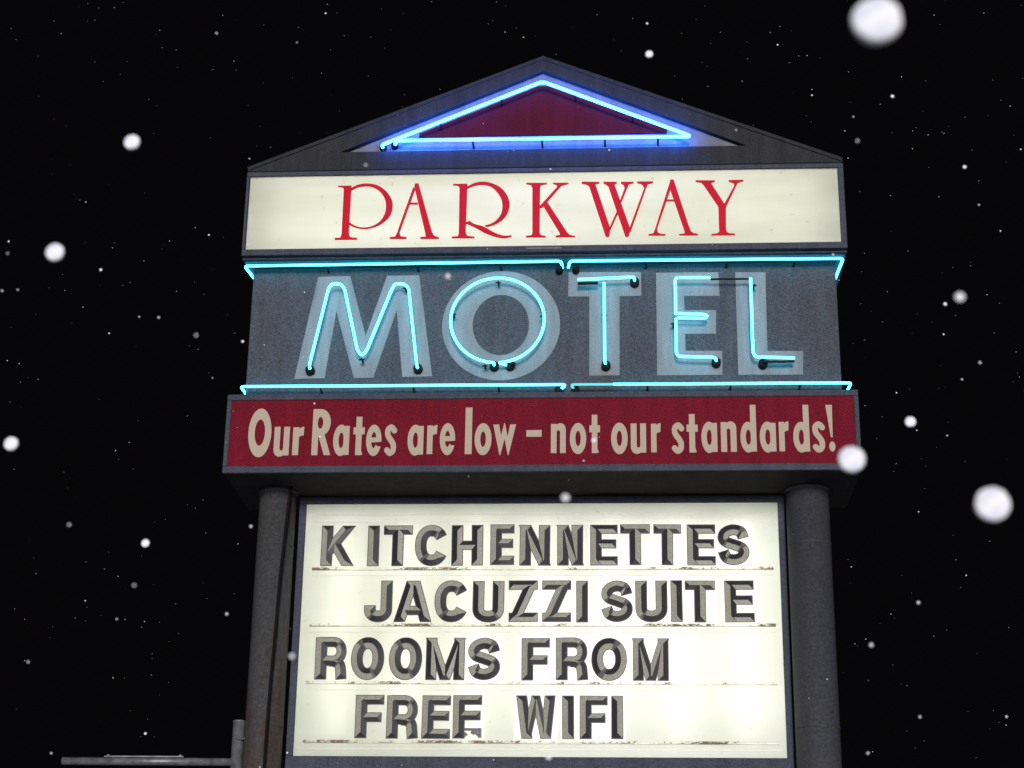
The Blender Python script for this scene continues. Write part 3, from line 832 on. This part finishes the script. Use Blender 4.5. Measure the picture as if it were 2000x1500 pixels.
def G_e(X, Z):
    D = cut(d_ell(X, Z, 15, 30.5, 15, 30.5), d_ell(X, Z, 15, 31, 5, 15.5))
    D = mn(D, mxm(d_rect(X, Z, 6, 30, 26.5, 36), d_ell(X, Z, 15, 30.5, 15, 30.5)))
    return cut(D, d_poly(X, Z, [(15, 26.5), (40, 28), (40, 17), (22, 19)]))
SP = spl([(20.5, 49), (14, 55), (7, 51), (6.2, 42), (10, 34.5), (15, 28.5), (19, 21), (18.5, 10.5), (12, 5.8), (5.5, 11)])
def G_s(X, Z): return d_path(X, Z, SP, 11.6)
def G_l(X, Z): return d_rect(X, Z, 0, 13.3, 0, 91)
def G_w(X, Z): return mn(mn(d_poly(X, Z, [(0, 60), (11.5, 60), (18.5, 22), (14, 0), (13, 0)]), d_poly(X, Z, [(33, 60), (44.5, 60), (30.5, 0), (29, 0), (25.5, 22)])),
                      d_poly(X, Z, [(13, 0), (14.5, 0), (22.5, 32), (29, 0), (30.2, 0), (32, 18), (22.7, 63), (21.5, 63), (12, 22)]))
def G_dash(X, Z): return d_rect(X, Z, 0, 30, 0, 13)
def G_ex(X, Z): return mn(d_poly(X, Z, [(0, 92), (13, 92), (11.5, 27), (8, 27)]), d_ell(X, Z, 10, 9, 6, 10))
GL = {'O': (G_O, 45, 95), 'o': (G_o, 32, 62), 'u': (G_u, 30, 59), 'n': (G_n, 30, 59), 'r': (G_r, 20.5, 57), 'R': (G_R, 37, 90), 'a': (G_a, 32, 61),
      'd': (G_d, 32, 95), 't': (G_t, 22, 76), 'e': (G_e, 30, 61), 's': (G_s, 25, 61), 'l': (G_l, 13.3, 91), 'w': (G_w, 44.5, 63), '-': (G_dash, 30, 13), '!': (G_ex, 16, 92)}
proto = {}
for ch, x0, x1, z0, z1 in SLOGAN:
    fn, w, h = GL[ch]
    if ch not in proto:
        lp = trace(fn, 0, w, 0, h, .55)
        o = plate('slogan_letter', lp, 0, 1.0, 'slogan_cream', SLO)
        ax = [p[0] for l in lp for p in l]; az = [p[1] for l in lp for p in l]
        proto[ch] = (o.data, min(ax), max(ax), min(az), max(az))
    else:
        o = bpy.data.objects.new('slogan_letter', proto[ch][0]); col.objects.link(o); o.parent = SLO
    me, a0, a1, b0, b1 = proto[ch]
    sx, sz = (x1 - x0) / (a1 - a0), (z1 - z0) / (b1 - b0)
    o.scale = (sx, .0022, sz)
    o.location = (x0 - a0 * sx, RY + .0055, z0 - b0 * sz)
    o.name = 'slogan_letter'

# ---- reader board under the slogan cabinet, between the poles
RB = shell('reader_board', -1.435, 1.405, .412, .64, 3.05, 4.646, .02, ['frame_grey', 'liner'], sign)
frame(RB, -1.437, 1.406, 3.048, 4.6463, .395, .411, .041, .037, .079, .044, 'frame_grey')
box('face', -1.43, 1.40, .416, .420, 3.06, 4.64, 'reader_acrylic', RB, 0)
for k in range(7):
    x = -1.17 + k * .39
    tube('fluorescent_tube', [(x, .53, 3.24), (x, .53, 4.50)], .019, 'lamp', RB)
RZ = [4.205, 3.872, 3.538, 3.205]
for z in RZ:
    v, f = join_geo([box_geo(-1.345, 1.333, .4035, .4158, z - .002, z + .002)])
    lr = link('letter_rail', v, f, 'rail', RB)
    box('rail_lip', -1.345, 1.333, .4015, .4033, z - .002, z + .013, 'rail_dirt', lr, 0)
    box('letter_rail', -1.345, 1.333, .4125, .4158, z - .036, z - .032, 'rail_clean', RB, 0)
box('letter_rail', -1.345, 1.345, .4125, .4158, 4.537, 4.542, 'rail_clean', RB, 0)
box('letter_rail', -1.345, 1.345, .4125, .4158, 4.494, 4.498, 'rail_clean', RB, 0)

# ---- poles and the cable down the left one
PL = tube('pole', [(-1.548, .297, 0), (-1.548, .297, 4.6474)], .107, 'pole_rusty', sign, 40)
PR = tube('pole', [(1.531, .297, 0), (1.531, .297, 4.6474)], .1225, 'pole_grey', sign, 40)
for p, x, r in ((PL, -1.548, .107), (PR, 1.531, .1225)):
    for z in (4.312, 3.27, 2.2):
        tube('weld_band', [(x, .297, z - .004), (x, .297, z + .004)], r + .0025, 'pole_rusty', p, 40)
    tube('collar', [(x, .297, 4.628), (x, .297, 4.6472)], r + .006, 'frame_grey', p, 40)
cb = [(-1.452, .19, 4.6474), (-1.458, .18, 4.6), (-1.474, .176, 4.3), (-1.484, .172, 4.1), (-1.492, .17, 3.8), (-1.502, .168, 3.48), (-1.509, .168, 3.05), (-1.512, .17, 2.4), (-1.51, .17, .6), (-1.5, .17, .02)]
tube('cable', spl(cb, 6), .0085, 'cable', sign)

# ------------------------------------------------------------------ changeable letters: hip-roofed prismatic strokes
H_CAP, W_ST, RIDGE = .2355, .0595, .010
def bez(a, b, c_, n=8): return [((1 - t) ** 2 * a[0] + 2 * t * (1 - t) * b[0] + t * t * c_[0], (1 - t) ** 2 * a[1] + 2 * t * (1 - t) * b[1] + t * t * c_[1]) for t in [k / n for k in range(n + 1)]]
def arc(cx, cz, rx, rz, a0, a1, n=14, p=2.3):
    out = []
    for k in range(n + 1):
        a = math.radians(a0 + (a1 - a0) * k / n)
        cs, sn = math.cos(a), math.sin(a)
        out.append((cx + rx * math.copysign(abs(cs) ** (2 / p), cs), cz + rz * math.copysign(abs(sn) ** (2 / p), sn)))
    return out
def strokes(ch, W):
    """list of (centre-line, closed?, cut at start z, cut at end z, open start?, stroke width factor)"""
    H, s = H_CAP, W_ST
    h = s / 2
    S_ = lambda pts, closed=False, c0=None, c1=None, o0=False, o1=False, w=1.0: (pts, closed, c0, c1, o0, o1, w)
    stem = lambda x: S_([(x, 0), (x, H)])
    bar = lambda z, x1, w=.78, o1=False: S_([(h * .6, z), (x1, z)], o0=True, o1=o1, w=w)
    b = s * .78 / 2
    if ch == 'I': return [stem(W / 2)]
    if ch == 'T': return [S_([(0, H - b), (W, H - b)], w=.8), S_([(W / 2, 0), (W / 2, H - b)], o1=True)]
    if ch == 'E': return [stem(h), bar(H - b, W), bar(H * .53, W * .95), bar(b, W)]
    if ch == 'F': return [stem(h), bar(H - b, W), bar(H * .48, W * .92)]
    if ch == 'H': return [stem(h), stem(W - h), S_([(h * .6, H * .5), (W - h * .6, H * .5)], o0=True, o1=True, w=.78)]
    if ch == 'N': return [stem(h), stem(W - h), S_([(h * .9, H), (W - h * .9, 0)], c0=H, c1=0, w=.98)]
    if ch == 'M': return [S_([(h * .92, 0), (h * .92, H)], w=.92), S_([(W - h * .92, 0), (W - h * .92, H)], w=.92), S_([(h * .75, H), (W / 2, 0)], c0=H, c1=0, w=.82), S_([(W - h * .75, H), (W / 2, 0)], c0=H, c1=0, w=.82)]
    if ch == 'W': return [S_([(h * .9, H), (W * .27, 0)], c0=H, c1=0, w=.9), S_([(W * .5, H), (W * .26, 0)], c0=H, c1=0, w=.7), S_([(W * .5, H), (W * .74, 0)], c0=H, c1=0, w=.7), S_([(W - h * .9, H), (W * .76, 0)], c0=H, c1=0, w=.9)]
    if ch == 'K': return [stem(h), S_([(h, H * .30), (W - h * 1.15, H)], o0=True, c1=H, w=.92), S_([(W * .40, H * .56), (W - h * 1.15, 0)], o0=True, c1=0, w=.92)]
    if ch == 'A': return [S_([(W / 2 - h * .25, H), (h * 1.02, 0)], c0=H, c1=0, w=.95), S_([(W / 2 + h * .25, H), (W - h * 1.02, 0)], c0=H, c1=0, w=.95), S_([(W * .22, H * .27), (W * .78, H * .27)], o0=True, o1=True, w=.78)]
    if ch == 'Z': return [S_([(0, H - b), (W, H - b)], w=.78), S_([(W - h * 1.15, H - b * .6), (h * 1.15, b * .6)], w=.95, c0=H - b * .4, c1=b * .4), S_([(0, b), (W, b)], w=.78)]
    if ch == 'O': return [S_(arc(W / 2, H / 2, W / 2 - h, H / 2 - h * .95, 0, 360, 36, 2.15)[:-1], closed=True)]
    if ch == 'C': return [S_(arc(W / 2, H / 2, W / 2 - h, H / 2 - h * .95, 32, 328, 26, 2.3))]
    if ch == 'U': return [S_([(h, H)] + arc(W / 2, W / 2 - h * .4, W / 2 - h, W / 2 - h * 1.4, 180, 360, 14, 2.2) + [(W - h, H)])]
    if ch == 'J': return [S_([(W - h, H)] + arc(W / 2, W * .45, W / 2 - h, W * .45 - h * .95, 0, -180, 14, 2.2) + [(h, W * .58)])]
    if ch == 'S':
        pts = [(.98, .74), (.86, .93), (.5, 1.0), (.14, .92), (.0, .755), (.12, .60), (.5, .505), (.88, .40), (1.0, .245), (.86, .075), (.5, 0), (.14, .07), (.0, .27)]
        return [S_(spl([(h + p[0] * (W - s), h * .95 + p[1] * (H - s * .95)) for p in pts], 4), w=.95)]
    if ch == 'R':
        m_, xr = H * .44, W - h * 1.02
        bowl_ = [(h * .6, H - b), (W * .55, H - b)] + arc(W * .55, (H - b + m_) / 2, xr - W * .55, (H - b - m_) / 2, 85, -85, 12, 2.1) + [(W * .55, m_), (h * .6, m_)]
        leg = bez((W * .45, m_ * .98), (xr - .004, m_), (xr - .002, m_ * .5), 7) + [(W - h * .95, 0)]
        return [stem(h), S_(bowl_, o0=True, o1=True, w=.84), S_(leg, o0=True, w=.92)]
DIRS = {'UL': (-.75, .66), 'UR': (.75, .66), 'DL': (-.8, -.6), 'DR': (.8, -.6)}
def roof(st, ld, lift, V, F, FM):
    pts, closed, c0, c1, o0, o1, wf = st
    P = [Vector((p[0], p[1])) for p in pts]
    n = len(P)
    a = W_ST / 2 * wf
    Lp, Rp, Dn = [], [], []
    for i in range(n):
        if closed:
            d0, d1 = (P[i] - P[i - 1]).normalized(), (P[(i + 1) % n] - P[i]).normalized()
        else:
            d0 = (P[i] - P[i - 1]).normalized() if i else (P[1] - P[0]).normalized()
            d1 = (P[i + 1] - P[i]).normalized() if i < n - 1 else d0
        d = (d0 + d1).normalized()
        k = 1 / max(.5, d.dot(d1))
        nr = Vector((-d.y, d.x))
        Lp.append(P[i] + nr * a * k); Rp.append(P[i] - nr * a * k); Dn.append(d)
    C = [p.copy() for p in P]
    if not closed:
        for end, cutz, opn in ((0, c0, o0), (n - 1, c1, o1)):
            d = Dn[end] if end == 0 else -Dn[end]
            if cutz is not None:
                for Q in (Lp, Rp):
                    q = Q[end]
                    if abs(d.y) > .2: Q[end] = q + d * ((cutz - q.y) / d.y)
                mid = (Lp[end] + Rp[end]) / 2
                C[end] = mid + d * (a * 1.1)
            elif not opn:
                C[end] = P[end] + d * a
    if n > 2 and not closed:            # keep an inset ridge end from passing its neighbour
        for end, nb in ((0, 1), (n - 1, n - 2)):
            k = nb
            while 0 < k < n - 1 and (P[k] - P[end]).length < (C[end] - P[end]).length:
                C[k] = C[end].copy(); k += 1 if end == 0 else -1
    hgt = RIDGE * wf + lift
    base = len(V)
    yb_ = -.0025 - lift * .3
    for i in range(n):
        V += [(Lp[i].x, yb_, Lp[i].y), (C[i].x, -hgt, C[i].y), (Rp[i].x, yb_, Rp[i].y)]
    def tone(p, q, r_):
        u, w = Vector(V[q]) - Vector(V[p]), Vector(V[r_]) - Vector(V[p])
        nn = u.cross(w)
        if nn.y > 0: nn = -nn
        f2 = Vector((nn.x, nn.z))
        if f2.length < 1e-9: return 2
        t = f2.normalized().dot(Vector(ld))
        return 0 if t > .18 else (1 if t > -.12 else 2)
    rng = range(n) if closed else range(n - 1)
    for i in rng:
        j = (i + 1) % n
        A, B = base + 3 * i, base + 3 * j
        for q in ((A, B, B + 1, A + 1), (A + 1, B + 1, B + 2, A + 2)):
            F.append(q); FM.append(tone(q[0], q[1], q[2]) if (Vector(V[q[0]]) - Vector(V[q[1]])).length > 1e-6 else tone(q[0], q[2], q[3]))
    if not closed:
        for i in (0, n - 1):
            A = base + 3 * i
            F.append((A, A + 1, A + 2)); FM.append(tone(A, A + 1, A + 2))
    # black printed outline: a slightly wider skirt behind the facets, down to the clear panel
    o_ = .0046
    base = len(V)
    for i in range(n):
        d = Dn[i]; nr = (Lp[i] - Rp[i]).normalized()
        e = Vector((0, 0))
        if not closed and i == 0: e = -d * (0 if o0 else o_)
        if not closed and i == n - 1: e = d * (0 if o1 else o_)
        l, r_ = Lp[i] + nr * o_ + e, Rp[i] - nr * o_ + e
        V += [(l.x, yb_ + .0008, l.y), (r_.x, yb_ + .0008, r_.y), (l.x, 0, l.y), (r_.x, 0, r_.y)]
    for i in rng:
        A, B = base + 4 * i, base + 4 * ((i + 1) % n)
        F += [(A, A + 1, B + 1, B), (A, B, B + 2, A + 2), (A + 1, A + 3, B + 3, B + 1)]; FM += [2, 2, 2]
    if not closed:
        for i in (0, n - 1):
            A = base + 4 * i
            F.append((A, A + 2, A + 3, A + 1)); FM.append(2)

ORD = ['first', 'second', 'third', 'fourth', 'fifth']
LET_Y = .4095
BASE = {'KITCHENNETTES': (4.2325, 0), 'JACUZZI': (3.8985, 1), 'SUITE': (3.8985, 1), 'ROOMS': (3.565, 2), 'FROM': (3.563, 2), 'FREE': (3.233, 3), 'WIFI': (3.234, 3)}
for word, letters in READER_WORDS:
    zb, row = BASE[word]
    for n_, (ch, x0, x1, ld) in enumerate(letters):
        W = x1 - x0
        V, F, FM = [], [], []
        sts = strokes(ch, W)
        worn = word == 'FREE' and n_ == 3
        if worn:                                    # the last E of FREE has lost the print of its bottom bar
            sts.pop()
            for a_, b_, w_ in (((.40, .047), (.93, .0455), .10), ((.955, .004), (.955, .05), .16), ((.70, .040), (.86, .030), .09), ((.80, .026), (.93, .010), .08), ((.66, .030), (.74, .022), .07), ((.30, .003), (.46, .022), .2)):
                sts.append(([(W * a_[0], a_[1]), (W * b_[0], b_[1])], False, None, None, False, False, w_))
        for k, st in enumerate(sts):
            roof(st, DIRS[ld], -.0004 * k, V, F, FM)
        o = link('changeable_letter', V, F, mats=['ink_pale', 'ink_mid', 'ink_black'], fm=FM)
        same = [k for k, q in enumerate(letters) if q[0] == ch]
        which = 'only' if len(same) == 1 else ('last' if same[-1] == n_ and len(same) == 2 else ORD[same.index(n_)])
        o['label'] = ('faceted black and grey board letter %s, %s %s in %s%s' % (ch, which, ch, word, ', bottom bar worn off' if worn else ''))
        o['category'] = 'letter'
        o['group'] = 'changeable letters on the white board'
        tilt = random.uniform(-.008, .008)
        dz = .004 if (word == 'KITCHENNETTES' and n_ == 5) else random.uniform(-.0012, .0012)
        o.location = (x0, LET_Y, zb + dz)
        o.rotation_euler = (0, tilt, 0)
        p = box('clear_panel', -.018, W + .018, .0005, .0022, zb * 0 - .0185, H_CAP + .03, 'clear', o, 0)

# ------------------------------------------------------------------ pipe post with arm beside the left pole
pb = bpy.data.objects.new('pipe_post', None); col.objects.link(pb)
pb['label'] = 'bare galvanised pipe post with a horizontal arm beside the rusty pole'
pb['category'] = 'post'
pb.location = (-1.692, .30, 0)
tube('post', [(0, 0, 0), (0, 0, 3.296)], .034, 'galvanised', pb, 24)
tube('post_cap', [(0, 0, 3.2962), (0, 0, 3.304), (0, 0, 3.309)], [.0365, .0365, .028], 'galvanised', pb, 24)
tube('arm', [(-.99, 0, 3.078), (-.028, 0, 3.076)], .0215, 'galvanised', pb, 20)
box('arm_strip', -.752, -.30, -.012, .012, 3.0995, 3.108, 'galvanised', pb, .002)
for x in (-.73, -.32):
    tube('strip_bolt', [(x, 0, 3.1082), (x, 0, 3.1145)], .009, 'galvanised', pb, 6)
tube('pole_strap', [(.0, -.0345, 3.20), (.0, -.036, 3.20), (.06, -.045, 3.20), (.1, -.072, 3.20)], .006, 'galvanised', pb)

# ------------------------------------------------------------------ falling snow
def flake_geo(d, rnd, sub=1):
    import bmesh
    bm = bmesh.new()
    bmesh.ops.create_icosphere(bm, subdivisions=sub, radius=d / 2)
    for v in bm.verts:
        v.co *= rnd.uniform(.9, 1.06) if sub < 3 else rnd.uniform(.97, 1.03)
        r = math.hypot(v.co.x, v.co.z) / (d / 2)
        v.co.y = math.copysign(min(abs(v.co.y), d * .16 * (1 - .25 * r * r)), v.co.y)     # loose flat clump of crystals
    bm.verts.index_update()
    v = [tuple(p.co) for p in bm.verts]; f = [tuple(q.index for q in p.verts) for p in bm.faces]
    bm.free()
    return v, f
rnd = random.Random(5)
for x, y, z, d, lab in BIG_SNOWFLAKES:
    v, f = flake_geo(d * 1.1, rnd, 3)
    o = link('snowflake', v, f, 'flake', smooth=True)
    o.location = (x, y, z)
    o['label'] = lab; o['category'] = 'snowflake'; o['group'] = 'large falling snowflakes'
for x, y, z, d in SMALL_SNOWFLAKES:
    v, f = flake_geo(d, rnd, 1)
    o = link('snowflake', v, f, 'flake', smooth=True)
    o.location = (x, y, z)
    o['label'] = 'small pale snowflake drifting in the dark air around the sign'; o['category'] = 'snowflake'; o['group'] = 'small falling snowflakes'
solid = [(-1.85, 1.85, -.12, .72, 4.6, 7.4), (-1.85, 1.85, .1, .72, 0, 4.7)]
unit = [flake_geo(1.0, rnd, 1) for _ in range(6)]
V, F = [], []
CP = Vector((0.4864, -9.7498, 1.6))
count = 0
while count < 5200:
    p = Vector((rnd.uniform(-6.5, 7), rnd.uniform(-10.5, 4), rnd.uniform(.3, 10)))
    if (p - CP).length < 1.6: continue
    if any(a[0] < p.x < a[1] and a[2] < p.y < a[3] and a[4] < p.z < a[5] for a in solid): continue
    d = min(.0055, .0022 * math.exp(rnd.gauss(0, .45)))
    v, f = unit[count % 6]
    b = len(V)
    V += [(p.x + q[0] * d, p.y + q[1] * d, p.z + q[2] * d) for q in v]
    F += [tuple(i + b for i in q) for q in f]
    count += 1
o = link('falling_snow', V, F, 'flake')
o['kind'] = 'stuff'
o['label'] = 'countless tiny snowflakes falling through the dark air around the sign'
o['category'] = 'snow'
